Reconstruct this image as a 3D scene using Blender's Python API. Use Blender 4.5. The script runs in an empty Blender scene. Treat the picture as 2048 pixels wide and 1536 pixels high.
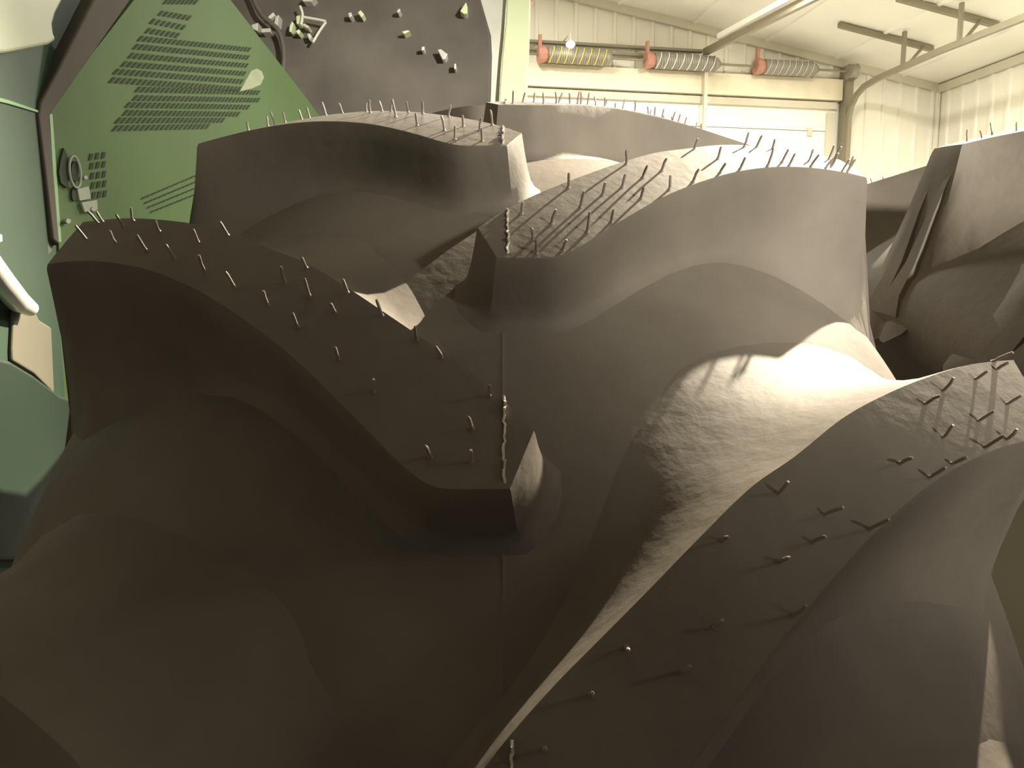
import bpy, bmesh, math, random
from mathutils import Vector, Matrix
random.seed(7)
D2R = math.pi/180
COL = bpy.context.scene.collection
SC = bpy.context.scene

# ------------------------------------------------------------------ camera
CAM = Vector((0.0, 0.0, 1.74)); PITCH = 7.0*D2R; YAW = -0.74*D2R; FPX = 1479.0
cd = bpy.data.cameras.new('camera'); cd.sensor_width = 36.0; cd.lens = FPX/2048*36.0
cd.clip_start = 0.02; cd.clip_end = 200
cam = bpy.data.objects.new('camera', cd); COL.objects.link(cam)
cam.location = CAM; cam.rotation_euler = (math.pi/2-PITCH, 0, YAW); SC.camera = cam

# ------------------------------------------------------------------ exposure, sky, lamps
SC.view_settings.view_transform = 'Standard'; SC.view_settings.look = 'None'
SC.view_settings.gamma = 1.0; SC.view_settings.use_curve_mapping = False
SC.view_settings.exposure = 0.0
world = bpy.data.worlds.new('world'); SC.world = world; world.use_nodes = True
bg = world.node_tree.nodes['Background']
bg.inputs[0].default_value = (1.0, 0.90, 0.74, 1); bg.inputs[1].default_value = 0.07

AZ = 9*D2R
UX = Vector((math.cos(AZ), math.sin(AZ), 0)); VX = Vector((-math.sin(AZ), math.cos(AZ), 0))
def GP(u, v, w): return UX*u + VX*v + Vector((0, 0, w))      # garage coordinates: along the door wall, towards it, up

def lamp(kind, loc, aim, energy, size, color=(1, .94, .81), cone=None, blend=.3, size_y=None):
    l = bpy.data.lights.new('lamp_light', kind); l.energy = energy; l.color = color
    if kind == 'AREA':
        l.size = size
        if size_y: l.shape = 'RECTANGLE'; l.size_y = size_y
    else: l.shadow_soft_size = size
    if cone: l.spot_size = cone; l.spot_blend = blend
    o = bpy.data.objects.new('lamp_light', l); COL.objects.link(o); o.location = loc
    o.rotation_euler = (Vector(aim)-Vector(loc)).to_track_quat('-Z', 'Y').to_euler()
    return o
KEY = Vector((2.88, 3.80, 4.68))
key_light = lamp('SPOT', KEY, KEY+Vector((-.52, -.61, -.595)), 6000, .035, color=(1, .87, .66), cone=28.5*D2R, blend=.4)
HIGHBAY = [(GP(3.6, 5.9, 4.6), 330, .5), (GP(0.6, 6.2, 5.05), 210, .5), (GP(5.6, 4.6, 4.3), 210, .5)]
highbay_lights = [lamp('AREA', p, p+Vector((0, 0, -1)), e, s) for p, e, s in HIGHBAY]
RIGHT_FILL = [(Vector((5.6, -.8, 4.1)), 42, .6)]  # added unseen fill from the front right, no fixture
right_fill_lights = [lamp('AREA', p, (0.2, .6, 1.9), e, s) for p, e, s in RIGHT_FILL]

FILL_POS = Vector((2.5, -2.6, 2.75))
fill_spot = lamp('SPOT', FILL_POS, (0.58, 1.15, 2.10), 2300, .12, cone=28*D2R, blend=1.0)  # added fill spot that lifts the dark lug faces

# ------------------------------------------------------------------ materials
def lin(c):
    return tuple(((v/255+.055)/1.055)**2.4 if v/255 > .04045 else v/255/12.92 for v in c)
def mat(name, color, rough=.6, metal=0.0, coat=0.0, noise=None, bump=None, spec=None, emit=None):
    m = bpy.data.materials.new(name); m.use_nodes = True; nt = m.node_tree; b = nt.nodes['Principled BSDF']
    b.inputs['Base Color'].default_value = (*color, 1); b.inputs['Roughness'].default_value = rough
    b.inputs['Metallic'].default_value = metal; b.inputs['Coat Weight'].default_value = coat
    b.inputs['Coat Roughness'].default_value = .08
    if spec is not None: b.inputs['Specular IOR Level'].default_value = spec
    if emit: b.inputs['Emission Color'].default_value = (*emit[0], 1); b.inputs['Emission Strength'].default_value = emit[1]
    tc = nt.nodes.new('ShaderNodeTexCoord')
    if noise:
        sc, amt = noise
        n = nt.nodes.new('ShaderNodeTexNoise'); n.inputs['Scale'].default_value = sc; n.inputs['Detail'].default_value = 6
        r = nt.nodes.new('ShaderNodeValToRGB'); e = r.color_ramp.elements
        e[0].position = .3; e[1].position = .7
        e[0].color = (*[v*(1-amt) for v in color], 1); e[1].color = (*[min(1, v*(1+amt)) for v in color], 1)
        nt.links.new(tc.outputs['Object'], n.inputs['Vector']); nt.links.new(n.outputs['Fac'], r.inputs['Fac'])
        nt.links.new(r.outputs['Color'], b.inputs['Base Color'])
    if bump:
        sc, st, dist = bump
        n = nt.nodes.new('ShaderNodeTexNoise'); n.inputs['Scale'].default_value = sc; n.inputs['Detail'].default_value = 5
        u = nt.nodes.new('ShaderNodeBump'); u.inputs['Strength'].default_value = st; u.inputs['Distance'].default_value = dist
        nt.links.new(tc.outputs['Object'], n.inputs['Vector']); nt.links.new(n.outputs['Fac'], u.inputs['Height'])
        nt.links.new(u.outputs['Normal'], b.inputs['Normal'])
    return m
M = {}
M['rubber'] = mat('tire_rubber', (.118, .101, .082), .69, noise=(8, .2), bump=(58, .28, .003), spec=.32)
M['casing'] = M['rubber']
M['whisker'] = mat('whisker_rubber', (.20, .165, .14), .5)
M['flash'] = mat('flash_rubber', (.45, .42, .36), .45)
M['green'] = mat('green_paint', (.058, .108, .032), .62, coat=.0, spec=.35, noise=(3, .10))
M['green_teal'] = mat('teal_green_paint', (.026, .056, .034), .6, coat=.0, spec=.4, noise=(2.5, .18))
M['green_light'] = mat('light_green_paint', (.80, .90, .58), .4, coat=.3)
M['pale'] = mat('reflection_pale', (.40, .44, .32), .45, noise=(3, .05))  # bright reflection put into the colour
M['beige'] = mat('wall_glimpse_beige', (.145, .135, .10), .55, noise=(6, .06))  # tone of the pale garage wall showing at the panel
M['patch'] = mat('dull_reflection', (.22, .26, .15), .5, noise=(20, .15))  # reflection beside the grille, put into the colour
M['edge'] = mat('edge_highlight_green', (.18, .34, .17), .4)  # lighter green, edge highlight put into the colour
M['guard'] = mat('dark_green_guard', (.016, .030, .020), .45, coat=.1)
M['bits'] = mat('dull_zinc', (.22, .24, .20), .5)
M['seal'] = mat('dark_seal', (.045, .035, .025), .7)
M['slot'] = mat('grille_slot', (.018, .026, .012), .8)
M['dark'] = mat('dark_frame', (.12, .105, .09), .7, noise=(4, .3))
M['steel'] = mat('bright_steel', (.85, .83, .78), .3, metal=.3)
M['greysheet'] = mat('grey_sheet', (.82, .82, .74), .35, coat=.4, noise=(5, .12))
M['wall'] = mat('wall_steel', (.86, .83, .72), .45, noise=(1.5, .03))
M['ceiling'] = mat('ceiling_steel', (.90, .88, .80), .5, noise=(1.2, .03))
M['floor'] = mat('floor_concrete', (.38, .36, .32), .7, noise=(2, .12), bump=(20, .2, .01))
M['door'] = mat('door_white', (.90, .88, .80), .4)
M['wood'] = mat('header_board', (.82, .75, .57), .6, noise=(5, .06))
M['track'] = mat('galvanised_track', (.28, .25, .18), .5, metal=.3)
M['trackw'] = mat('white_track', (.62, .58, .46), .5)
M['spring'] = mat('spring_steel', (.34, .32, .27), .5, metal=.3)
M['yellow'] = mat('yellow_paint', (.85, .70, .12), .5)
M['white'] = mat('white_paint', (.88, .87, .82), .5)
M['red'] = mat('red_cone', (.50, .24, .18), .5)
M['lampshell'] = mat('lamp_shell', (.5, .5, .48), .4, metal=.4)
M['glow'] = mat('disc_glow', (1, 1, 1), .5, emit=((1, .95, .8), 9))
M['rimpaint'] = mat('rim_paint', (.62, .60, .50), .4)
M['paper'] = mat('paper_label', (.75, .73, .66), .6)

# ------------------------------------------------------------------ helpers
class MB:
    def __init__(s): s.v = []; s.f = []
    def add(s, vs, fs):
        o = len(s.v); s.v += [tuple(p) for p in vs]; s.f += [tuple(i+o for i in f) for f in fs]; return s
    def box(s, p, q, rot=None, org=(0, 0, 0)):
        c = [Vector((x, y, z)) for x in (p[0], q[0]) for y in (p[1], q[1]) for z in (p[2], q[2])]
        return s.add(c, [(0, 1, 3, 2), (4, 6, 7, 5), (0, 4, 5, 1), (2, 3, 7, 6), (0, 2, 6, 4), (1, 5, 7, 3)])
    def hexa(s, c): return s.add(c, [(0, 1, 3, 2), (4, 6, 7, 5), (0, 4, 5, 1), (2, 3, 7, 6), (0, 2, 6, 4), (1, 5, 7, 3)])
    def gbox(s, u0, u1, v0, v1, w0, w1): return s.hexa([GP(u, v, w) for u in (u0, u1) for v in (v0, v1) for w in (w0, w1)])
    def tube(s, pts, rads, n=10, cap=True):
        pts = [Vector(p) for p in pts]
        if not isinstance(rads, (list, tuple)): rads = [rads]*len(pts)
        t0 = (pts[1]-pts[0]).normalized()
        a = t0.orthogonal().normalized(); vs = []
        for i, p in enumerate(pts):
            t = (pts[min(i+1, len(pts)-1)]-pts[max(i-1, 0)]).normalized()
            a = (a - t*a.dot(t)).normalized(); b = t.cross(a)
            for k in range(n):
                th = 2*math.pi*k/n; vs.append(p+(a*math.cos(th)+b*math.sin(th))*rads[i])
        fs = [(i*n+k, i*n+(k+1) % n, (i+1)*n+(k+1) % n, (i+1)*n+k) for i in range(len(pts)-1) for k in range(n)]
        if cap: fs += [tuple(range(n-1, -1, -1)), tuple((len(pts)-1)*n+k for k in range(n))]
        return s.add(vs, fs)
    def prism(s, poly, depth):                       # poly: list of Vector, depth: Vector
        n = len(poly); vs = list(poly)+[p+depth for p in poly]
        return s.add(vs, [tuple(range(n)), tuple(range(2*n-1, n-1, -1))]+[(i, i+n, (i+1) % n+n, (i+1) % n) for i in range(n)])
def mesh(mb, m, smooth=None, fix=True):
    me = bpy.data.meshes.new('mesh'); me.from_pydata(mb.v, [], mb.f); me.validate()
    if fix:
        bm = bmesh.new(); bm.from_mesh(me); bmesh.ops.recalc_face_normals(bm, faces=bm.faces); bm.to_mesh(me); bm.free()
    me.materials.append(m)
    if smooth:
        for p in me.polygons: p.use_smooth = True
        me.set_sharp_from_angle(angle=smooth*D2R)
    return me
def link(name, me, parent=None):
    o = bpy.data.objects.new(name, me); COL.objects.link(o)
    if parent: o.parent = parent
    return o
def obj(name, mb, m, parent=None, smooth=None, bevel=None):
    me = mesh(mb, m, smooth)
    o = link(name, me, parent)
    if parent:                                        # geometry is given in world space
        o.matrix_parent_inverse = parent_world(parent).inverted()
    if bevel:
        b = o.modifiers.new('bevel', 'BEVEL'); b.width = bevel; b.segments = 3; b.limit_method = 'ANGLE'
    return o
def parent_world(p):
    m = Matrix.Translation(p.location)
    if p.parent: m = parent_world(p.parent) @ p.matrix_parent_inverse @ m
    return m
def thing(name, label, cat, loc=(0, 0, 0), group=None):
    o = bpy.data.objects.new(name, None); COL.objects.link(o); o.location = loc; o.empty_display_size = .1
    tag(o, label, cat, group); return o
def tag(o, label, cat, group=None):
    o['label'] = label; o['category'] = cat
    if group: o['group'] = group
    return o
def struct(name, mb, m, smooth=None, parent=None):
    o = obj(name, mb, m, parent, smooth)
    if not parent: o['kind'] = 'structure'
    return o

def ray(px, py):
    a = (px-1024)/FPX; v = (768-py)/FPX
    d = Vector((a, math.cos(PITCH)+v*math.sin(PITCH), -math.sin(PITCH)+v*math.cos(PITCH)))
    c, s = math.cos(YAW), math.sin(YAW)
    return Vector((c*d.x-s*d.y, s*d.x+c*d.y, d.z))
def on_plane(px, py, P0, n):
    d = ray(px, py); return CAM + d*((P0-CAM).dot(n)/d.dot(n))

# ------------------------------------------------------------------ tires
TC = Vector((0, 1.17, 1.0)); XT2 = 0.992
PITCH_LUG = 360/17.0
def Rt(x): return 1.0 - .045*(x/.35)**2
def Rb(x):
    a = abs(x)
    return .945-.125*(a/.36)**2.3 if a <= .36 else .82-(a-.36)*1.5
FRONT = [(-.004, .0), (.018, .0), (.038, .1), (.055, .8), (.075, 2.0), (.10, 3.55), (.13, 5.4), (.165, 7.3), (.21, 9.55), (.26, 11.6), (.31, 13.1), (.345, 13.8), (.362, 13.95)]
BACK = [(-.018, 2.1), (0, 3.35), (.025, 4.8), (.05, 6.1), (.075, 7.4), (.105, 9.0), (.14, 10.8), (.17, 12.0), (.21, 13.8), (.25, 15.2), (.29, 16.4), (.32, 17.2), (.345, 17.7), (.362, 18.0)]
def catmull(P, n):
    out = []
    L = [0]
    for a, b in zip(P, P[1:]): L.append(L[-1]+math.hypot(b[0]-a[0], (b[1]-a[1])*.0175))
    for i in range(n+1):
        s = L[-1]*i/n; k = 0
        while k < len(P)-2 and L[k+1] < s: k += 1
        t = (s-L[k])/(L[k+1]-L[k])
        p1, p2 = P[k], P[k+1]
        def tan(j):
            if j == 0: return [(P[1][c]-P[0][c])/(L[1]-L[0]) for c in (0, 1)]
            if j == len(P)-1: return [(P[-1][c]-P[-2][c])/(L[-1]-L[-2]) for c in (0, 1)]
            return [(P[j+1][c]-P[j-1][c])/(L[j+1]-L[j-1]) for c in (0, 1)]
        m1, m2 = tan(k), tan(k+1); h = L[k+1]-L[k]
        out.append(tuple((2*t**3-3*t*t+1)*p1[c]+(t**3-2*t*t+t)*h*m1[c]+(-2*t**3+3*t*t)*p2[c]+(t**3-t*t)*h*m2[c] for c in (0, 1)))
    return out
def interp(P, x):
    if x <= P[0][0]: return P[0][1]
    for a, b in zip(P, P[1:]):
        if a[0] <= x <= b[0]: return a[1]+(b[1]-a[1])*(x-a[0])/(b[0]-a[0])
    return P[-1][1]
def cyl(x, r, phi): return (x, -r*math.cos(phi*D2R), r*math.sin(phi*D2R))
PROF = {
 'F': ([0, .0008, .003, .006, .009, .013, .019, .026], [0, .02, .30, .68, .86, .96, 1.0, 1.06]),
 'B': ([0, .0012, .006, .012, .018, .026, .036, .046], [0, .04, .33, .60, .79, .92, .99, 1.05]),
 'FS': ([0, .001, .007, .020, .038, .058, .078, .092], [0, .02, .20, .52, .76, .91, 1.0, 1.05]),
 'BS': ([0, .002, .014, .030, .050, .075, .105, .125], [0, .03, .25, .47, .68, .86, .97, 1.03]),
 'N': ([0, .0010, .005, .010, .014, .019, .025, .032], [0, .03, .33, .68, .88, .97, 1.0, 1.06]),
 'E': ([0, .0045, .010, .019, .032, .045, .056, .068], [0, .05, .24, .50, .74, .92, 1.05, 1.16])}
def lug_mesh(sgn, M_=56, J=6):
    F = catmull(FRONT, M_); B = catmull(BACK, M_)
    mb = MB(); grid = {}
    vs = []
    for i in range(M_+1):
        for j in range(J+1):
            t = j/J; x = F[i][0]*(1-t)+B[i][0]*t; ph = F[i][1]*(1-t)+B[i][1]*t
            grid[i, j] = len(vs); vs.append([x, ph, Rt(x)])
    fs = [(grid[i, j], grid[i+1, j], grid[i+1, j+1], grid[i, j+1]) for i in range(M_) for j in range(J)]
    loop = [(i, 0) for i in range(M_+1)]+[(M_, j) for j in range(1, J)]+[(i, J) for i in range(M_, -1, -1)]+[(0, j) for j in range(J-1, 0, -1)]
    cls = ['F']*(M_+1)+['E']*(J-1)+['B']*(M_+1)+['N']*(J-1)
    for k in range(len(loop)):                        # the last bit of front/back near the shoulder eases into the end profile
        pass
    n = len(loop); P = [vs[grid[q]] for q in loop]
    keys = 'FBNE'; W = []
    for k in range(n):
        w = dict.fromkeys(keys, 0.0)
        for d in (-2, -1, 0, 1, 2): w[cls[(k+d) % n]] += (3-abs(d))/9
        W.append(w)
    nrm = []
    for k in range(n):
        a, b = P[(k-1) % n], P[(k+1) % n]
        tx, ty = b[0]-a[0], (b[1]-a[1])*D2R*.96
        l = math.hypot(tx, ty) or 1; nrm.append((ty/l, -tx/l))
    for _ in range(2):
        nrm = [tuple((nrm[(k-1) % n][c]+2*nrm[k][c]+nrm[(k+1) % n][c])/4 for c in (0, 1)) for k in range(n)]
    nrm = [(a/math.hypot(a, b), b/math.hypot(a, b)) for a, b in nrm]
    prev = [grid[q] for q in loop]
    for lv in range(1, 8):
        ring = []
        for k in range(n):
            s_ = min(1, max(0, (P[k][0]-.16)/.18)); s_ = s_*s_*(3-2*s_); sb = min(1, max(0, (P[k][0]-.0)/.22)); sb = sb*sb*(3-2*sb)
            def pv(c, q):
                if c == 'B': return PROF[c][q][lv]*(1-sb)*(.42 if q == 0 else 1)+PROF['BS'][q][lv]*sb
                return PROF[c][q][lv]*(1-s_)+PROF['FS'][q][lv]*s_ if c == 'F' else PROF[c][q][lv]
            w = W[k]; o = sum(w[c]*pv(c, 0) for c in keys); g = sum(w[c]*pv(c, 1) for c in keys)
            x = P[k][0]+nrm[k][0]*o; ph = P[k][1]+nrm[k][1]*o/(.96*D2R)
            r = P[k][2]-g*(P[k][2]-Rb(x))
            if g > 1: r = min(r, Rb(x)-.004*(g-1)/.05)
            ring.append(len(vs)); vs.append([x, ph, r])
        fs += [(prev[k], prev[(k+1) % n], ring[(k+1) % n], ring[k]) for k in range(n)]
        prev = ring
    mb.v = [cyl(sgn*v[0], v[2], v[1]) for v in vs]; mb.f = fs
    return mesh(mb, M['rubber'], smooth=38)
LUG = {1: lug_mesh(1), -1: lug_mesh(-1)}
def casing_mesh():
    prof = [(.0, .9458), (.0012, .9452), (.003, Rb(.003))]+[(x, Rb(x)) for x in [.02, .05, .08, .11, .14, .17, .20, .23, .26, .29, .315, .335, .355]]
    prof += [(.372, .808), (.394, .788), (.412, .765), (.424, .738), (.427, .712), (.418, .685), (.392, .655), (.355, .625), (.338, .595), (.315, .570), (.30, .556), (.285, .552)]
    prof = [(-x, r) for x, r in reversed(prof[1:])]+prof
    N = 240; mb = MB(); k = len(prof)
    mb.v = [cyl(x, r, 360*i/N) for i in range(N) for x, r in prof]
    mb.f = [(i*k+j, i*k+j+1, ((i+1) % N)*k+j+1, ((i+1) % N)*k+j) for i in range(N) for j in range(k-1)]
    me = mesh(mb, M['casing'], smooth=50); return me
CASING = casing_mesh()
def rim_mesh():
    prof = [(.30, .575), (.285, .553), (.24, .54), (.20, .50), (.0, .50), (-.05, .50), (-.20, .50), (-.24, .54), (-.285, .553), (-.30, .575),
            (-.292, .575), (-.24, .52), (-.20, .485), (-.04, .48), (-.03, .10), (.03, .10), (.04, .48), (.20, .485), (.24, .52), (.292, .575)]
    N = 96; mb = MB(); k = len(prof)
    mb.v = [cyl(x, r, 360*i/N) for i in range(N) for x, r in prof]
    mb.f = [(i*k+j, i*k+(j+1) % k, ((i+1) % N)*k+(j+1) % k, ((i+1) % N)*k+j) for i in range(N) for j in range(k)]
    return mesh(mb, M['rimpaint'], smooth=35)
RIM = rim_mesh()
def whisker_mesh(seed):
    r = random.Random(seed); L = .013*r.uniform(.8, 1.25); a = r.uniform(0, 6.28); b = r.uniform(.05, .34)
    mb = MB(); pts = []; rad = []
    p = Vector((0, 0, -.001)); d = Vector((math.cos(a)*b*.4, math.sin(a)*b*.4, 1)).normalized()
    kink = r.randint(2, 5); dk = Vector((math.cos(a), math.sin(a), 0))*b
    for i in range(7):
        pts.append(p.copy()); rad.append(.0022 if i == 0 else (.0011 if i < 6 else .0008))
        if i == kink: d = (d+dk).normalized()
        p = p+d*(L/6)
    mb.tube(pts, rad, 7)
    return mesh(mb, M['whisker'], smooth=50)
WH = [whisker_mesh(s) for s in range(12)]
def flash_mesh(sgn, seed):
    r = random.Random(seed); mb = MB(); x0 = .004 if sgn > 0 else .001
    pts = []                                           # along the seam: over the lug top, then down the front face
    ph = 3.5
    while ph > .3: pts.append((ph, Rt(0), 0)); ph -= .16
    for t in range(8): pts.append((.28-.35*t/7-.02*t, Rt(0)-.05*t/7, 1))
    vs = []
    for ph, rr, fr in pts:
        h = r.choice([.0008, .0012, .0018, .0022, .0045]) if not fr else r.uniform(.0005, .0022)
        jx = r.uniform(-.0011, .0011)
        if fr: a = (ph+.05, rr); b = (ph-h/D2R/.97, rr)
        else: a = (ph, rr-.002); b = (ph-r.uniform(0, .12), rr+h)
        for dx in (-.0008, .0008):
            vs.append(cyl(x0+dx, a[1], a[0])); vs.append(cyl(x0+dx*.7+jx, b[1], b[0]))
    n = len(pts); fs = []
    for i in range(n-1):
        A, B = i*4, (i+1)*4
        fs += [(A, A+1, B+1, B), (A+2, B+2, B+3, A+3), (A+1, A+3, B+3, B+1)]
    mb.add(vs, fs)
    return mesh(mb, M['flash'])
WHISK = {
 'L1':[(0.3471,17.34),(0.3405,15.63),(0.3118,16.17),(0.3071,14.55),(0.2717,14.84),(0.2728,13.27),(0.2307,13.23),(0.2442,12.21),(0.2089,13.88),(0.2145,10.95),(0.1857,9.56),(0.1502,9.57),(0.1575,8.3),(0.1333,7.01),(0.1379,10.94),(0.1045,9.04),(0.0784,7.66),(0.0543,6.34),(0.0377,5.54),(0.0081,3.5),(0.1021,5.28),(0.0774,3.75),(0.0174,2.17),(0.0407,1.14),(0.0175,0.96),(0.1301,8.64),(0.1101,7.64),(0.3384,18.99),(0.3054,17.92)],
 'L0':[(0.2706,12.72),(0.2524,13.19),(0.226,13.73),(0.205,14.22),(0.1818,14.75),(0.1436,9.93),(0.1509,14.79),(0.1089,6.91),(0.0989,8.54),(0.0821,4.08),(0.0822,10.64),(0.0541,2.69),(0.0538,7.92),(0.037,3.45),(0.0429,1.05),(0.0211,2.5),(0.018,0.68),(0.0094,4.33),(0.2951,12.42),(0.262,12.66),(0.2519,12.83),(0.233,13.21),(0.131,14.98),(0.1199,15.05)],
 'L2':[(0.0144,3.2),(0.0528,5.61),(0.0793,5.1),(0.0969,5.98),(0.1167,7.18),(0.1356,8.21),(0.1065,8.69),(0.1785,12.21),(0.0599,3.83),(0.0364,2.42),(0.0224,1.25),(0.0242,0.09),(0.043,0.23),(0.0623,1.85),(0.0817,2.74),(0.1098,5.01),(0.1359,6.12),(0.1594,7.16),(0.1887,8.79),(0.1962,10.98),(0.2122,9.75),(0.2375,14.39),(0.2533,15.43),(0.2447,10.98),(0.2726,15.53),(0.2653,12.48),(0.2708,12.1),(0.3048,14.44),(0.2972,12.5),(0.342,16.87),(0.3158,12.82),(0.3359,15.29),(0.2939,12.25),(0.3135,12.52),(0.336,12.72),(0.3486,12.78),(0.3491,11.59),(0.3546,16.37),(0.3334,15.64)],
 'L3':[(0.2699,14.75),(0.2732,13.29),(0.305,14.27),(0.3348,15.34),(0.2366,12.03),(0.2718,11.76),(0.3012,12.66),(0.3207,13.36),(0.253,10.99),(0.3188,16.41),(0.3409,17.17),(0.3593,17.65),(0.2882,15.52),(0.0612,5.79),(0.0423,4.54),(0.0883,5.14),(0.1177,8.96),(0.1473,8.34),(0.1496,6.29),(0.1073,6.35),(0.2045,9.01),(0.0193,3.21),(0.1686,9.0),(0.1797,9.95),(0.155,10.61)],
 'R0':[(0.012,0.65),(0.024,2.38),(0.037,2.76),(0.047,1.36),(0.063,2.55),(0.083,5.37),(0.096,5.28),(0.1,7.83),(0.107,6.83),(0.127,6.13),(0.132,8.05),(0.153,7.45),(0.174,9.21),(0.193,9.64),(0.2,11.17),(0.202,9.84),(0.214,10.36),(0.226,13.44),(0.233,11.72),(0.236,12.64),(0.256,13.41),(0.272,13.12),(0.28,13.36),(0.07,6.1),(0.09,4.15),(0.115,5.65),(0.15,10.22),(0.24,11.4)],
}
def lug_matrix(phase): return Matrix.Rotation(-phase*D2R, 4, 'X')
def put_whisker(lug, sgn, x, ph, seed, name='rubber_whisker'):
    fr, bk = interp(FRONT, x), interp(BACK, x)
    ph = min(max(ph, fr+.25), bk-.25); x = min(x, .343)
    o = bpy.data.objects.new(name, WH[seed % len(WH)]); COL.objects.link(o); o.parent = lug
    sl = 2*.045*x/.35**2                               # crown slope
    nx = Vector((sgn*sl, -math.cos(ph*D2R), math.sin(ph*D2R))).normalized()
    q = nx.to_track_quat('Z', 'Y'); q = q @ Matrix.Rotation(random.uniform(0, 6.28), 4, 'Z').to_quaternion()
    o.rotation_mode = 'QUATERNION'; o.rotation_quaternion = q
    o.location = cyl(sgn*x, Rt(x), ph); s = random.uniform(.85, 1.2); o.scale = (1, 1, s)
    return o
def build_tire(X, phL, phR, label, whisk, many, rest):
    t = thing('tractor_tire', label, 'tire', (X, TC.y, 0))
    base = Matrix.Translation(Vector((0, 0, TC.z)))
    c = link('casing', CASING, t); c.location = (0, 0, TC.z)
    c = link('wheel_rim', RIM, t); c.location = (0, 0, TC.z)
    lugs = {}
    for k in range(17):
        for sgn, ph in ((-1, phL), (1, phR)):
            o = link('tread_lug', LUG[sgn], t); o.location = (0, 0, TC.z)
            o.rotation_euler = (-(ph+k*PITCH_LUG)*D2R, 0, 0)
            lugs[sgn, round(ph+k*PITCH_LUG, 1) % 360] = o
    return t, lugs
tire_a, lugs_a = build_tire(0.0, 39.3, 49.9-PITCH_LUG, 'large black lugged tire filling the foreground, its tread covered in rubber whiskers', None, 0, 0)
tire_b, lugs_b = build_tire(XT2, 46.8, 57.4, 'second lugged tire at the right edge, mounted outboard of the big foreground tire', None, 0, 0)
def find(lugs, sgn, ph):
    return min((abs((k[1]-ph+180) % 360-180), i, v) for i, (k, v) in enumerate(lugs.items()) if k[0] == sgn)[2]
LK = {'L1': (-1, 39.3), 'L0': (-1, 60.5), 'L2': (1, 49.9), 'R0': (1, 71.1), 'L3': (1, 28.7)}
wc = 0
stuff = MB()
for key in ('L2', 'L1', 'L3', 'L0', 'R0'):
    sgn, ph0 = LK[key]; lug = find(lugs_a, sgn, ph0)
    seen = []
    for x, ph in WHISK[key]:
        if any(abs(abs(x)-a)+abs(ph-b)*.0168 < .0085 for a, b in seen): continue
        seen.append((abs(x), ph))
        wc += 1
        if wc <= 100: put_whisker(lug, sgn, abs(x), ph, wc)
        else:                                          # the smallest ones, on the two farthest lugs: one mesh
            x = abs(x); fr, bk = interp(FRONT, x), interp(BACK, x); p = min(max(ph, fr+.25), bk-.25)+ph0; x = min(x, .343)
            nx = Vector((sgn*2*.045*x/.35**2, -math.cos(p*D2R), math.sin(p*D2R))).normalized()
            q = (nx.to_track_quat('Z', 'Y') @ Matrix.Rotation(random.uniform(0, 6.28), 4, 'Z').to_quaternion()).to_matrix()
            me = WH[wc % len(WH)]; b = Vector(cyl(sgn*x, Rt(x), p))
            stuff.add([q @ v.co+b for v in me.vertices], [tuple(f.vertices) for f in me.polygons])
    fl = link('mold_flash', flash_mesh(sgn, wc), lug)
so = link('whisker_fringe', mesh(stuff, M['whisker'], smooth=50), tire_a); so.location = (0, 0, TC.z); so['kind'] = 'stuff'
for ph0 in (68.0, 89.2):                              # whiskers along the shoulder of the second tire
    lug = find(lugs_b, -1, ph0)
    for i, x in enumerate([.34, .325, .30, .285, .27, .25, .235, .22, .20, .18]):
        put_whisker(lug, -1, x, interp(FRONT, x)+random.uniform(.6, 3.6), i)
# shoulder buttress wedges under each lug end of the two tires
def buttress_mesh(sgn):
    mb = MB()
    for ph0, ph1 in ((13.9, 15.0), (16.5, 17.7)):
        for t0 in [0]:
            ring = []
            for x, r, w in ((.364, .93, 0), (.386, .86, .1), (.406, .79, .5), (.426, .745, 1.0), (.428, .715, 1.3)):
                ring.append([cyl(sgn*(x-.012), r, ph0-w-.2), cyl(sgn*(x+.0015), r, ph0-w+.15), cyl(sgn*(x+.0015), r, ph1+w-.15), cyl(sgn*(x-.012), r, ph1+w+.2)])
            vs = [p for q in ring for p in q]; n = len(ring)
            fs = [(i*4+k, i*4+k+1, (i+1)*4+k+1, (i+1)*4+k) for i in range(n-1) for k in range(3)]+[(0, 1, 2, 3), tuple((n-1)*4+k for k in (3, 2, 1, 0))]
            mb.add(vs, fs)
    return mesh(mb, M['rubber'], smooth=60)
BUT = {1: buttress_mesh(1), -1: buttress_mesh(-1)}
for lugs in (lugs_a, lugs_b):
    for (sgn, ph), o in list(lugs.items()): link('buttress', BUT[sgn], o)
# wear block on the second tire's shoulder

# ------------------------------------------------------------------ green farm machine to the left and behind the tires
machine = thing('farm_machine', 'green farm machine with perforated side grille, carried by the big tires', 'farm machine', (-1.3, 2.4, 0))
YA, EL = 14.6*D2R, 13.6*D2R
dA = Vector((math.sin(YA)*math.cos(EL), math.cos(YA)*math.cos(EL), math.sin(EL)))
nA = Vector((math.cos(YA), -math.sin(YA), 0)).normalized()
PA = CAM+ray(300, 150)*1.5
def A(px, py, off=0.0): return on_plane(px, py, PA+nA*off, nA)
def panelA(poly, off, th): return [A(x, y, off) for x, y in poly], nA*-th
mb = MB(); mb.prism(*panelA([(268, 0), (345, -110), (395, -110), (455, -8), (612, 195), (760, 400), (760, 900), (118, 900), (118, 485), (101, 225), (112, 200)], 0, .03))
side = obj('side_panel', mb, M['green'], machine)
mb = MB()                                            # folded edge of the side panel, its highlight put into the colour
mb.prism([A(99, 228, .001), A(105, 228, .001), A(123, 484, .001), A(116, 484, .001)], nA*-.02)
obj('folded_edge', mb, M['edge'], side)
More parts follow.
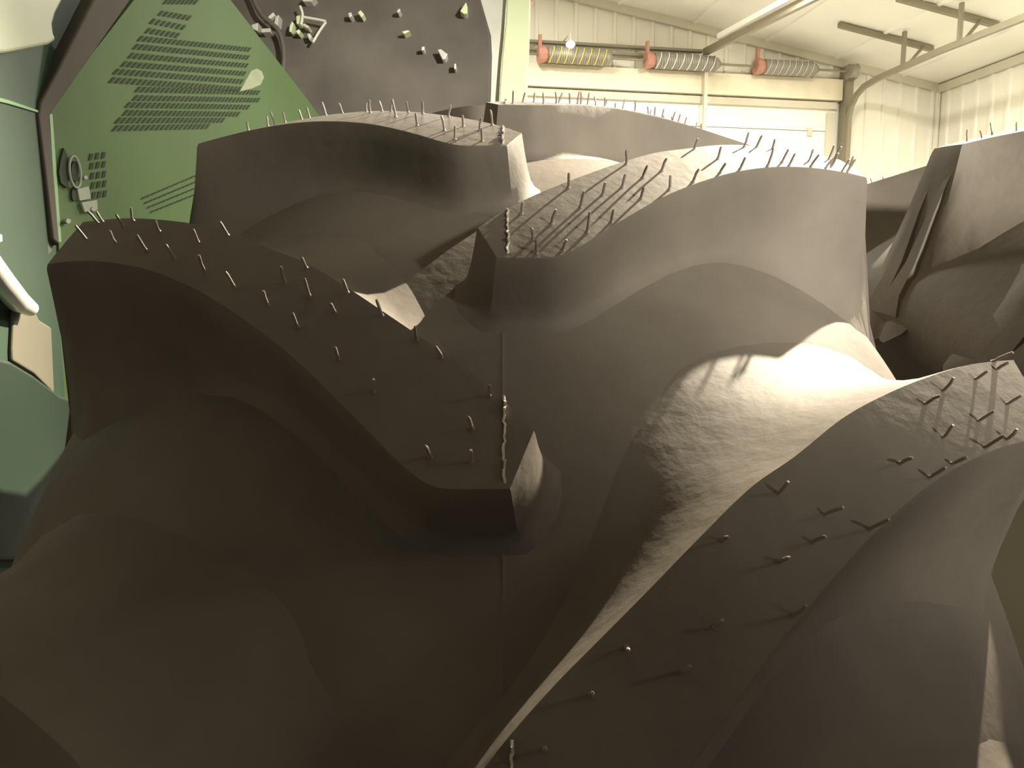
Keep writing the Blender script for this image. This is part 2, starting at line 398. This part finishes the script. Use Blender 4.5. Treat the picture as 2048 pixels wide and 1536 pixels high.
# perforated grille rows: (left px, py) - (right px, py)
rows = []
L1_ = [(328, 3), (318, 25), (301, 41), (292, 60), (277, 76), (268, 92), (258, 110), (244, 127), (228, 142), (220, 159)]
R1_ = [(396, 4), (383, 36), (372, 55), (360, 71), (502, 99), (499, 115), (497, 131), (492, 147), (487, 163), (482, 178)]
L2_ = [(272, 178), (267, 195), (252, 209), (247, 225), (232, 240), (226, 256)]
R2_ = [(520, 185), (520, 200), (500, 214), (480, 228), (450, 240), (420, 252)]
for l, r in zip(L1_+L2_, R1_+R2_): rows.append((l, r))
dcol = (A(300, 75)-A(225, 160)).normalized()
def slots(mb, l, r, pitch, w, h, slant):
    a, b = A(l[0], l[1], .0015), A(r[0], r[1], .0015); n = max(2, int((b-a).length/pitch))
    ex = (b-a).normalized()
    for i in range(n):
        c = a+(b-a)*((i+.5)/n); u = slant*h/2
        q = [c-ex*w/2-u, c+ex*w/2-u, c+ex*w/2+u*.8+ex*w*.1, c-ex*w/2+u*.8+ex*w*.1]
        mb.prism(q, nA*-.003)
mb = MB()
pitch = (A(231, 159)-A(220, 159)).length
for l, r in rows: slots(mb, l, r, pitch, pitch*.56, (A(225, 150)-A(220, 163)).length*1.4, dcol)
obj('perforated_grille', mb, M['slot'], side)
mb = MB(); up = (A(190, 310)-A(190, 330)).normalized()
for k, y in enumerate((313, 331, 351, 370, 390)): slots(mb, (176+k*1.5, y+1), (213+k*.6, y-4), pitch*.85, pitch*.55, (A(190, 310)-A(190, 326)).length, (up+dcol*.4).normalized())
obj('small_grille', mb, M['slot'], side)
mb = MB()
for k in range(4): slots(mb, (282+k*6, 398+k*9), (470, 318+k*13), pitch*1.1, pitch*.8, (A(300, 390)-A(300, 398)).length, dcol)
obj('lower_grille', mb, M['slot'], side)
# latch mechanism beside the small grille
def tube_px(pts, rad, off, m, name, parent, n=8):
    mb = MB(); mb.tube([A(x, y, off) for x, y in pts], rad, n); return obj(name, mb, m, parent, smooth=50)
def ell(cx, cy, rx, ry, k=20, tilt=0): return [(cx+rx*math.cos(a)*math.cos(tilt)-ry*math.sin(a)*math.sin(tilt), cy+rx*math.cos(a)*math.sin(tilt)+ry*math.sin(a)*math.cos(tilt)) for a in [2*math.pi*i/k for i in range(k)]]
mb = MB(); mb.prism([A(x, y, .004) for x, y in [(122, 318), (128, 296), (133, 305), (140, 330), (138, 360), (134, 376), (122, 366), (118, 345)]], nA*-.006)
mb.prism([A(x, y, .004) for x, y in ell(149, 388, 5, 14)], nA*-.006)
obj('latch_recess', mb, M['slot'], side)
lr = ell(150, 344, 11, 32, 24, -.12); tube_px(lr+lr[:1], .0022, .006, M['bits'], 'latch_ring', side)
mb = MB(); mb.prism([A(x, y, .004) for x, y in ell(150, 342, 7, 20)], nA*-.006); obj('latch_opening', mb, M['slot'], side)
for (x, y, s) in ((172, 355, 4), (78, 361, 3.5), (82, 438, 3), (137, 442, 5), (188, 418, 5)):
    mb = MB(); mb.prism([A(a, b, .008) for a, b in ell(x, y, s, s, 10)], nA*-.008); obj('bolt', mb, M['bits'], side)
mb = MB(); mb.prism([A(x, y, .006) for x, y in [(155, 378), (178, 372), (183, 398), (160, 402)]], nA*-.006); mb.prism([A(x, y, .006) for x, y in [(163, 405), (195, 400), (196, 420), (170, 425)]], nA*-.006)
obj('latch_bracket', mb, M['bits'], side, bevel=.001)
mb = MB(); mb.prism([A(x, y, .006) for x, y in [(78, 498), (95, 488), (104, 500), (92, 516), (66, 508)]], nA*-.01)
obj('clip', mb, M['dark'], side)
# reflection at the end of the grille, put into a pale raised shape
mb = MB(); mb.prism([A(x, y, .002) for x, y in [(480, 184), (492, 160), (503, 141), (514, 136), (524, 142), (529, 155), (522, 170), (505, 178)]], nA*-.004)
obj('grille_reflection', mb, M['patch'], side, bevel=.002)
# dark rubber seal, folded like a sash between the two panels
mb = MB(); mb.prism([A(x, y, .012) for x, y in [(190, -10), (225, -60), (300, -60), (262, 0), (106, 222), (100, 235), (108, 330), (121, 492), (106, 480), (92, 360), (76, 232), (80, 205), (120, 130)]], nA*-.03)
obj('rubber_seal', mb, M['seal'], machine, bevel=.004)
# left panel, teal side of the machine, slightly bulged
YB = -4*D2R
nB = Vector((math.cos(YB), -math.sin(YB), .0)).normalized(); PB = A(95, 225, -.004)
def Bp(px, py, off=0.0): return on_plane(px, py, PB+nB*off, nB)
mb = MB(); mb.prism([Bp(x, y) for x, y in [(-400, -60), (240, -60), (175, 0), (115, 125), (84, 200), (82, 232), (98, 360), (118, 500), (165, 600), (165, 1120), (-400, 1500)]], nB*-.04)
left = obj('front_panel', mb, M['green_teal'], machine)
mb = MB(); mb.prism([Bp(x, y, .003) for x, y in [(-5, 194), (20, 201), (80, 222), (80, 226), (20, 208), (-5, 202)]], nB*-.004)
obj('panel_crease', mb, M['edge'], left)  # crease line in the same painted highlight green
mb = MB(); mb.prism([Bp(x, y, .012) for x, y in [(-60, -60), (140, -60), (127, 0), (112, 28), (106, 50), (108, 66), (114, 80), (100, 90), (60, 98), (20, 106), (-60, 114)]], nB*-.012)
obj('pale_reflection', mb, M['pale'], left, bevel=.008)  # pale shape added for a bright reflection in the panel paint
mb = MB(); mb.tube([Bp(-40, 505, .02), Bp(0, 560, .02), Bp(38, 604, .02), Bp(62, 618, .02)], [.019, .019, .017, .012], 16)
obj('polished_tube', mb, M['steel'], left, smooth=50)
mb = MB(); mb.prism([Bp(x, y, .006) for x, y in [(28, 618), (66, 612), (80, 640), (104, 655), (110, 790), (68, 748), (25, 722), (24, 700)]], nB*-.008)
obj('wall_glimpse', mb, M['beige'], left, bevel=.004)  # beige shape added for the pale garage wall showing here
mb = MB(); mb.prism([Bp(x, y, .01) for x, y in [(-4, 466), (4, 470), (5, 482), (-4, 486)]], nB*-.01)
obj('bolt', mb, M['greysheet'], left)
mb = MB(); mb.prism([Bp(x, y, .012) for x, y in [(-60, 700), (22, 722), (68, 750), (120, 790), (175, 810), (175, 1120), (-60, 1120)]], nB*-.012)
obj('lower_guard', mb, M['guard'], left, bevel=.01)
# dark frame behind the tire with fittings, post and grey sheet
Y0 = 2.95; nC = Vector((0, -1, 0)); PC = Vector((0, Y0, 0))
def Cp(px, py, off=0.0): return on_plane(px, py, Vector((0, Y0-off, 0)), nC)
mb = MB(); mb.prism([Cp(x, y) for x, y in [(300, -90), (950, -90), (962, 0), (972, 35), (982, 70), (984, 110), (982, 182), (975, 330), (960, 820), (300, 820)]], Vector((0, .35, 0)))
frame = obj('rear_frame', mb, M['dark'], machine, bevel=.01)
mb = MB(); mb.prism([Cp(x, y, -.02) for x, y in [(945, -90), (1022, -90), (1012, 0), (1008, 60), (1003, 110), (998, 186), (996, 700), (960, 700), (970, 180), (975, 110), (970, 60), (958, 0)]], Vector((0, .30, 0)))
obj('grey_sheet', mb, M['greysheet'], machine)
mb = MB(); mb.prism([Cp(x, y, .02) for x, y in [(1018, -90), (1064, -90), (1061, 0), (1059, 90), (1055, 188), (1046, 820), (985, 820), (999, 188), (1005, 110), (1011, 50), (1014, 0)]], Vector((0, .12, 0)))
obj('green_post', mb, M['green_light'], machine, bevel=.006)
mb = MB(); mb.prism([Cp(x, y, .0) for x, y in [(1059, -30), (1068, -30), (1066, 0), (1060, 9)]], Vector((0, .05, 0)))
obj('red_reflector', mb, M['red'], machine)
FIT = [('steel', [(502, 50), (516, 45), (515, 62), (506, 58)]), ('steel', [(522, 57), (541, 56), (540, 64), (523, 65)]), ('greysheet', [(535, 34), (546, 24), (550, 30), (540, 38)]),
 ('steel', [(551, 34), (557, 29), (555, 50), (546, 53)]), ('steel', [(604, 0), (610, -8), (630, -6), (622, 3), (606, 3)]), ('green_light', [(592, 32), (600, 30), (599, 47), (593, 48)]),
 ('green_light', [(579, 52), (584, 42), (587, 46), (582, 64), (578, 63)]), ('green_light', [(591, 62), (598, 58), (601, 63), (596, 69)]), ('steel', [(603, 50), (608, 46), (618, 52), (615, 57)]),
 ('greysheet', [(614, 68), (619, 66), (623, 73), (618, 79)]), ('green_light', [(715, 25), (721, 20), (728, 28), (723, 35)]), ('greysheet', [(696, 26), (702, 24), (704, 32), (698, 35)]),
 ('steel', [(793, 22), (798, 16), (801, 20), (796, 26)]), ('green_light', [(920, 22), (932, 4), (935, 14), (934, 27), (928, 28)]), ('green_light', [(803, 63), (815, 60), (820, 62), (808, 68)]),
 ('steel', [(875, 99), (882, 98), (895, 108), (890, 118), (885, 119)]), ('greysheet', [(908, 128), (912, 126), (912, 138), (908, 138)]), ('greysheet', [(843, 94), (849, 92), (848, 100), (843, 101)])]
for m, poly in FIT:
    mb = MB(); mb.prism([Cp(x, y, .05) for x, y in poly], Vector((0, .07, 0))); obj('metal_fitting', mb, M[m], frame, bevel=.002)
HOSE = [[(500, -20), (520, 30), (560, 60), (570, 110), (560, 200)], [(600, 12), (606, 28), (602, 50)], [(606, 34), (640, 40), (652, 43)], [(652, 44), (640, 60), (626, 84)]]
for i, h in enumerate(HOSE):
    P_ = [Cp(x, y, .06) for x, y in h]
    pts = []
    for k in range(len(P_)-1):
        for s in range(4): pts.append(P_[k].lerp(P_[k+1], s/4))
    pts.append(P_[-1])
    for _ in range(2): pts = [pts[0]]+[(pts[j-1]+pts[j]*2+pts[j+1])/4 for j in range(1, len(pts)-1)]+[pts[-1]]
    mb = MB(); mb.tube(pts, .005 if i in (1, 2, 3) else .009, 10); obj('hose', mb, M['greysheet' if i in (1, 2, 3) else 'dark'], frame, smooth=60)
# chassis and axle that tie panels and wheels together
mb = MB(); mb.box((-1.7, .3, .75), (-.95, 3.3, 1.55)); mb.box((-1.7, 2.5, 1.15), (.10, 3.3, 1.75)); obj('chassis', mb, M['dark'], machine, bevel=.02)
mb = MB(); mb.box((-1.75, 1.3, 1.5), (-.98, 3.3, 2.75)); obj('engine_cover', mb, M['green'], machine, bevel=.05)
mb = MB(); mb.tube([(-1.2, TC.y, TC.z), (XT2+.12, TC.y, TC.z)], .095, 24); obj('axle', mb, M['dark'], machine, smooth=40)

# ------------------------------------------------------------------ garage
U0, V0 = 6.9, 8.6
UL, VB = -5.5, -3.2
def ceil_w(u): return 4.32+.165*(U0-u) if u > -.5 else 4.32+.165*(U0+.5)-.165*(-.5-u)
def ribbed(P, Q, w0, w1f, inward, pitch=.2286):
    # a ribbed steel sheet wall standing between plan points P and Q; ribs swell towards the room
    d = (Q-P); L = d.length; d.normalize(); mb = MB(); prof = []
    s = 0.0
    while s < L-pitch:
        prof += [(s, 0), (s+pitch-.075, 0), (s+pitch-.060, .020), (s+pitch-.030, .020), (s+pitch-.015, 0)]; s += pitch
    prof.append((L, 0)); vs = []
    for a, h in prof:
        p = P+d*a+inward*h; vs += [p+Vector((0, 0, w0)), p+Vector((0, 0, w1f(p)))]
    n = len(prof); vs2 = []
    for a, h in prof:
        p = P+d*a-inward*.08; vs2 += [p+Vector((0, 0, w0)), p+Vector((0, 0, w1f(p)))]
    fs = [(2*i, 2*i+2, 2*i+3, 2*i+1) for i in range(n-1)]
    o = 2*n
    fs += [(o+2*i, o+2*i+1, o+2*i+3, o+2*i+2) for i in range(n-1)]
    fs += [(2*i+1, 2*i+3, o+2*i+3, o+2*i+1) for i in range(n-1)]+[(2*i, o+2*i, o+2*i+2, 2*i+2) for i in range(n-1)]
    mb.add(vs+vs2, fs); return mb
cw = lambda p: ceil_w(p.dot(UX))
DU0, DU1, DW = 0.2, 5.5, 4.06                        # overhead door opening
struct('wall_front', ribbed(GP(DU1, V0, 0), GP(U0, V0, 0), 0, cw, -VX), M['wall'])
struct('wall_front_upper', ribbed(GP(DU0, V0, 0), GP(DU1, V0, 0), DW, cw, -VX), M['wall'])
struct('wall_front_left', ribbed(GP(UL, V0, 0), GP(DU0, V0, 0), 0, cw, -VX), M['wall'])
struct('wall_right', ribbed(GP(U0, V0, 0), GP(U0, VB, 0), 0, lambda p: 4.32, -UX), M['wall'])
struct('wall_left', ribbed(GP(UL, VB, 0), GP(UL, V0, 0), 0, lambda p: ceil_w(UL), UX), M['wall'])
mb = MB(); mb.gbox(UL-.1, U0+.1, VB-.1, V0+.1, -.1, 0); struct('floor', mb, M['floor'])
mb = MB()                                            # ceiling sheets with shallow ribs running towards the door wall
us = []; u = UL
while u < U0:
    us += [(u, 0), (min(u+.86, U0), 0), (min(u+.87, U0), .018), (min(u+.90, U0), .018)]; u += .914
us.append((U0, 0)); vs = []; us = sorted(set(us))
for u, h in us:
    for v in (VB, V0): vs += [GP(u, v, ceil_w(u)-h)]
for u, h in us:
    for v in (VB, V0): vs += [GP(u, v, ceil_w(u)+.08)]
n = len(us); o = 2*n
mb.add(vs, [(2*i, 2*i+1, 2*i+3, 2*i+2) for i in range(n-1)]+[(o+2*i, o+2*i+2, o+2*i+3, o+2*i+1) for i in range(n-1)])
struct('ceiling', mb, M['ceiling'])
mb = MB(); mb.hexa([GP(u, v, ceil_w(u)-d) for u in (-.5, U0) for v in (V0-.06, V0-.02) for d in (.09, .0)]); struct('trim_1', mb, M['trackw'])
mb = MB(); mb.gbox(U0-.06, U0-.02, VB, V0, 4.22, 4.31); struct('trim_2', mb, M['trackw'])
mb = MB(); mb.gbox(U0-.055, U0-.015, V0-.06, V0-.02, 0, 4.3); struct('trim_3', mb, M['wall'])
mb = MB(); mb.gbox(U0-.09, U0-.03, VB, V0-.03, 3.45, 3.53); mb.gbox(U0-.09, U0-.03, VB, V0-.03, 2.2, 2.28); struct('trim_4', mb, M['wall'])
# header board above the door
mb = MB(); mb.gbox(DU0-.1, DU1+.02, V0-.10, V0-.03, DW, DW+.24); struct('trim_5', mb, M['wood'])
# overhead door: sections, seams, window band
dr = thing('door_1', 'white sectional overhead door', 'door'); dr['kind'] = 'structure'
del dr['category']; del dr['label']
w = 0
while w < DW-.05:
    h = min(.53, DW-w); mb = MB(); mb.gbox(DU0+.01, DU1-.01, V0-.02, V0+.03, w, w+h-.008); obj('door_section', mb, M['door'], dr, bevel=.004)
    for uu in (DU1-.35, DU1-2.2, DU1-3.9):
        mb = MB(); mb.gbox(uu-.03, uu+.03, V0-.045, V0-.02, w+h-.07, w+h+.03 if w+h < DW-.1 else w+h-.01); obj('hinge', mb, M['trackw'], dr)
    w += .53
mb = MB(); mb.gbox(DU0+.02, DU1-.03, V0-.07, V0-.02, DW-.10, DW-.02); obj('top_strut', mb, M['trackw'], dr)
mb = MB(); mb.gbox(DU1-.14, DU1-.03, V0-.05, V0-.02, .02, DW-.14); obj('end_stile', mb, M['trackw'], dr)
# door track on the right: vertical, curve, then horizontal back over the room
tk = thing('door_track', 'grey steel overhead door track curving from the right jamb up under the ceiling', 'door track', GP(5.56, 8.4, 0))
path = [(5.56, 8.42, 0), (5.56, 8.42, 3.70), (5.56, 8.41, 3.85), (5.56, 8.37, 3.97), (5.56, 8.28, 4.07), (5.56, 8.15, 4.13), (5.56, 7.9, 4.155), (5.56, 7.0, 4.16), (5.56, 5.2, 4.11), (5.56, 4.4, 4.09)]
def strip(path, wu, wv):
    mb = MB(); n = len(path); vs = []
    for i, p in enumerate(path):
        a = path[max(i-1, 0)]; b = path[min(i+1, n-1)]
        t = Vector((0, b[1]-a[1], b[2]-a[2])).normalized(); nn = Vector((0, -t.z, t.y))
        for su, sn in ((-1, -1), (1, -1), (1, 1), (-1, 1)):
            vs.append(GP(p[0]+su*wu, p[1]+nn.y*sn*wv, p[2]+nn.z*sn*wv))
    fs = [(i*4+k, i*4+(k+1) % 4, (i+1)*4+(k+1) % 4, (i+1)*4+k) for i in range(n-1) for k in range(4)]+[(3, 2, 1, 0), tuple((n-1)*4+k for k in range(4))]
    return mb.add(vs, fs)
obj('rail', strip(path, .022, .03), M['track'], tk)
mb = MB(); mb.gbox(5.53, 5.62, 8.44, V0-.02, 0, 4.32); obj('jamb_angle', mb, M['track'], tk)
strut1 = None
for k, (v, du0, du1) in enumerate(((7.68, 4.9, 6.05), (6.88, 5.0, 6.14))):
    mb = MB(); mb.hexa([GP(u, vv, ceil_w(u)-d) for u in (du0, du1) for vv in (v-.025, v+.025) for d in (.06, .01)]); obj('ceiling_angle', mb, M['track'], tk)
    mb = MB(); mb.gbox(5.535, 5.57, v-.21, v-.175, 4.16, ceil_w(5.55)-.02); obj('hanger', mb, M['track'], tk)
    mb = MB(); mb.tube([GP(5.60, v-.19, 4.17), GP(5.92, v-.02, ceil_w(5.92)-.04)], .018, 6); obj('brace', mb, M['track'], tk)
# second rail, left of the first
tk2 = thing('door_track', 'pale steel track running up from the header, left of the curved grey one', 'door track', GP(3.72, 8.4, 0))
mb = MB(); mb.hexa([GP(u, v, w+d) for u in (3.69, 3.74) for v, w in ((8.45, 4.47), (4.0, 4.02)) for d in (0, .075)]); obj('rail', mb, M['track'], tk2)
mb = MB(); mb.hexa([GP(u, v, w+d) for u in (3.65, 3.70) for v, w in ((8.0, 4.46), (4.0, 4.06)) for d in (.05, .10)]); obj('rail_flange', mb, M['white'], tk2)
mb = MB(); mb.gbox(3.70, 3.74, 8.40, 8.44, 0, 4.48); obj('drop_leg', mb, M['trackw'], tk2)
mb = MB(); mb.gbox(3.66, 3.74, 6.1, 6.2, 4.3, ceil_w(3.7)); obj('hanger', mb, M['white'], tk2)
# shaft, spring assemblies, drum
sh = thing('spring_shaft', 'long thin steel shaft across the top of the door, carrying the torsion springs', 'shaft', GP(3.5, 8.38, 4.35))
mb = MB(); mb.tube([GP(.3, 8.38, 4.36), GP(5.6, 8.38, 4.36)], .013, 10); obj('rod', mb, M['track'], sh, smooth=50)
mb = MB(); mb.tube([GP(5.50, 8.38, 4.36), GP(5.53, 8.38, 4.36), GP(5.57, 8.38, 4.36), GP(5.60, 8.38, 4.36)], [.085, .07, .07, .09], 24); obj('cable_drum', mb, M['spring'], sh, smooth=30)
mb = MB(); mb.gbox(5.52, 5.60, 8.40, V0-.02, 4.27, 4.45); obj('end_plate', mb, M['track'], sh)
SPR = [(1.78, 2.56, 'yellow', 'yellow-striped torsion spring, leftmost of three above the garage door'), (3.02, 3.85, 'white', 'white-striped torsion spring in the middle of three above the garage door'), (4.36, 5.08, 'white', 'torsion spring nearest the cable drum, its stripes the faintest')]
for u0, u1, c, lab in SPR:
    t = thing('torsion_spring', lab, 'spring', GP(u0, 8.38, 4.36), 'torsion springs on the shaft above the door')
    R_ = .072; N = 26; mb = MB(); pts = []
    for i in range(N*14+1):
        th = 2*math.pi*i/14; u = u0+.06+(u1-u0-.10)*i/(N*14)
        pts.append(GP(u, 8.38+R_*math.cos(th), 4.36+R_*math.sin(th)))
    mb.tube(pts, .0145, 6); obj('coil', mb, M['spring'], t, smooth=60)
    mb = MB(); mb.tube([GP(u0-.05, 8.38, 4.36), GP(u0-.03, 8.38, 4.36), GP(u0+.02, 8.38, 4.36), GP(u0+.07, 8.38, 4.36)], [.088, .095, .085, .06], 10); obj('winding_cone', mb, M['red'], t)
    mb = MB(); mb.tube([GP(u1-.05, 8.38, 4.36), GP(u1-.02, 8.38, 4.36), GP(u1+.04, 8.38, 4.36)], [.075, .07, .018], 16); obj('end_cone', mb, M['spring'], t, smooth=30)
    mb = MB(); nst = 8
    for k in range(nst):
        c0 = u0+.10+(u1-u0-.18)*k/(nst-1)*1.0; pp = [GP(c0+.028*math.sin(a)*1.0, 8.38+(R_+.0165)*-math.cos(a), 4.36+(R_+.0165)*math.sin(a)) for a in [(-80+20*q)*D2R for q in range(9)]]
        mb.tube(pp, .0055 if u0 < 4 else .003, 6)
    obj('painted_stripe', mb, M[c], t, smooth=60)
    mb = MB(); mb.gbox(u0-.045, u0-.015, 8.345, 8.40, 4.36, 4.56); obj('mounting_bracket', mb, M['red'], t)
    mb = MB(); mb.gbox(u0+.02, u1-.04, V0-.05, V0-.02, 4.24, 4.49); obj('backing_plate', mb, M['trackw'], t)
# two rails on the wall above the springs
for w_, lab in ((4.525, 'upper of two thin steel rails along the wall above the door'), (4.445, 'lower of two thin steel rails along the wall, just over the springs')):
    mb = MB(); mb.gbox(.3, 3.72, V0-.10, V0-.04, w_, w_+.028); o_ = obj('wall_rail', mb, M['track']); tag(o_, lab, 'rail', 'rails on the wall above the door')
# small glowing round disc in front of the left spring
lp = thing('glowing_disc', 'small glowing round disc in front of the yellow-striped spring', 'lamp', GP(2.09, 8.2, 4.4))
mb = MB(); c0 = GP(2.05, 8.19, 4.42); mb.tube([c0+Vector((0, 0, -.03)), c0+Vector((0, 0, -.012)), c0+Vector((0, 0, .012)), c0+Vector((0, 0, .03))], [.03, .048, .048, .03], 16); obj('disc', mb, M['glow'], lp, smooth=60)
mb = MB(); mb.tube([c0+Vector((0, 0, .03)), c0+Vector((0, 0, .12)), GP(2.05, V0-.02, 4.56)], .008, 6); obj('disc_arm', mb, M['trackw'], lp)
# lamp fixtures that hold the lights (above the frame), then the added fill on its stand
def fixture(p, s, lab):
    t = thing('ceiling_lamp', lab, 'lamp', p); c = ceil_w(p.dot(UX))
    mb = MB(); mb.tube([p+Vector((0, 0, .02)), p+Vector((0, 0, .05)), p+Vector((0, 0, .10))], [s, s, s*.4], 24); obj('shade', mb, M['lampshell'], t, smooth=40)
    mb = MB(); mb.tube([p+Vector((0, 0, .08)), Vector((p.x, p.y, c))], .012, 8); obj('stem', mb, M['lampshell'], t)
fixture(KEY+Vector((0, 0, .05)), .18, 'round ceiling lamp hanging over the right rear of the tires')
t = thing('added_fill_light', 'added fill light on a stand in front of the tires, to the right', 'lamp', (FILL_POS.x, FILL_POS.y, 0))
wd = (FILL_POS-Vector((.58, 1.15, 2.10))).normalized()
mb = MB(); mb.tube([FILL_POS+wd*.02, FILL_POS+wd*.06, FILL_POS+wd*.16], [.11, .11, .05], 20); obj('shade', mb, M['lampshell'], t, smooth=40)
mb = MB(); mb.tube([(FILL_POS.x, FILL_POS.y, .02), FILL_POS+wd*.1], .018, 10)
for a in range(3): mb.tube([(FILL_POS.x, FILL_POS.y, .5), (FILL_POS.x+.45*math.cos(a*2.09), FILL_POS.y+.45*math.sin(a*2.09), .012)], .012, 8)
obj('stand', mb, M['dark'], t)
mb = MB()
for i, (p, e, s) in enumerate(HIGHBAY): fixture(p+Vector((0, 0, .01)), .3, ['round ceiling lamp near the middle spring of the garage door', 'round ceiling lamp to the left, above the farm machine', 'round ceiling lamp beside the right wall'][i])
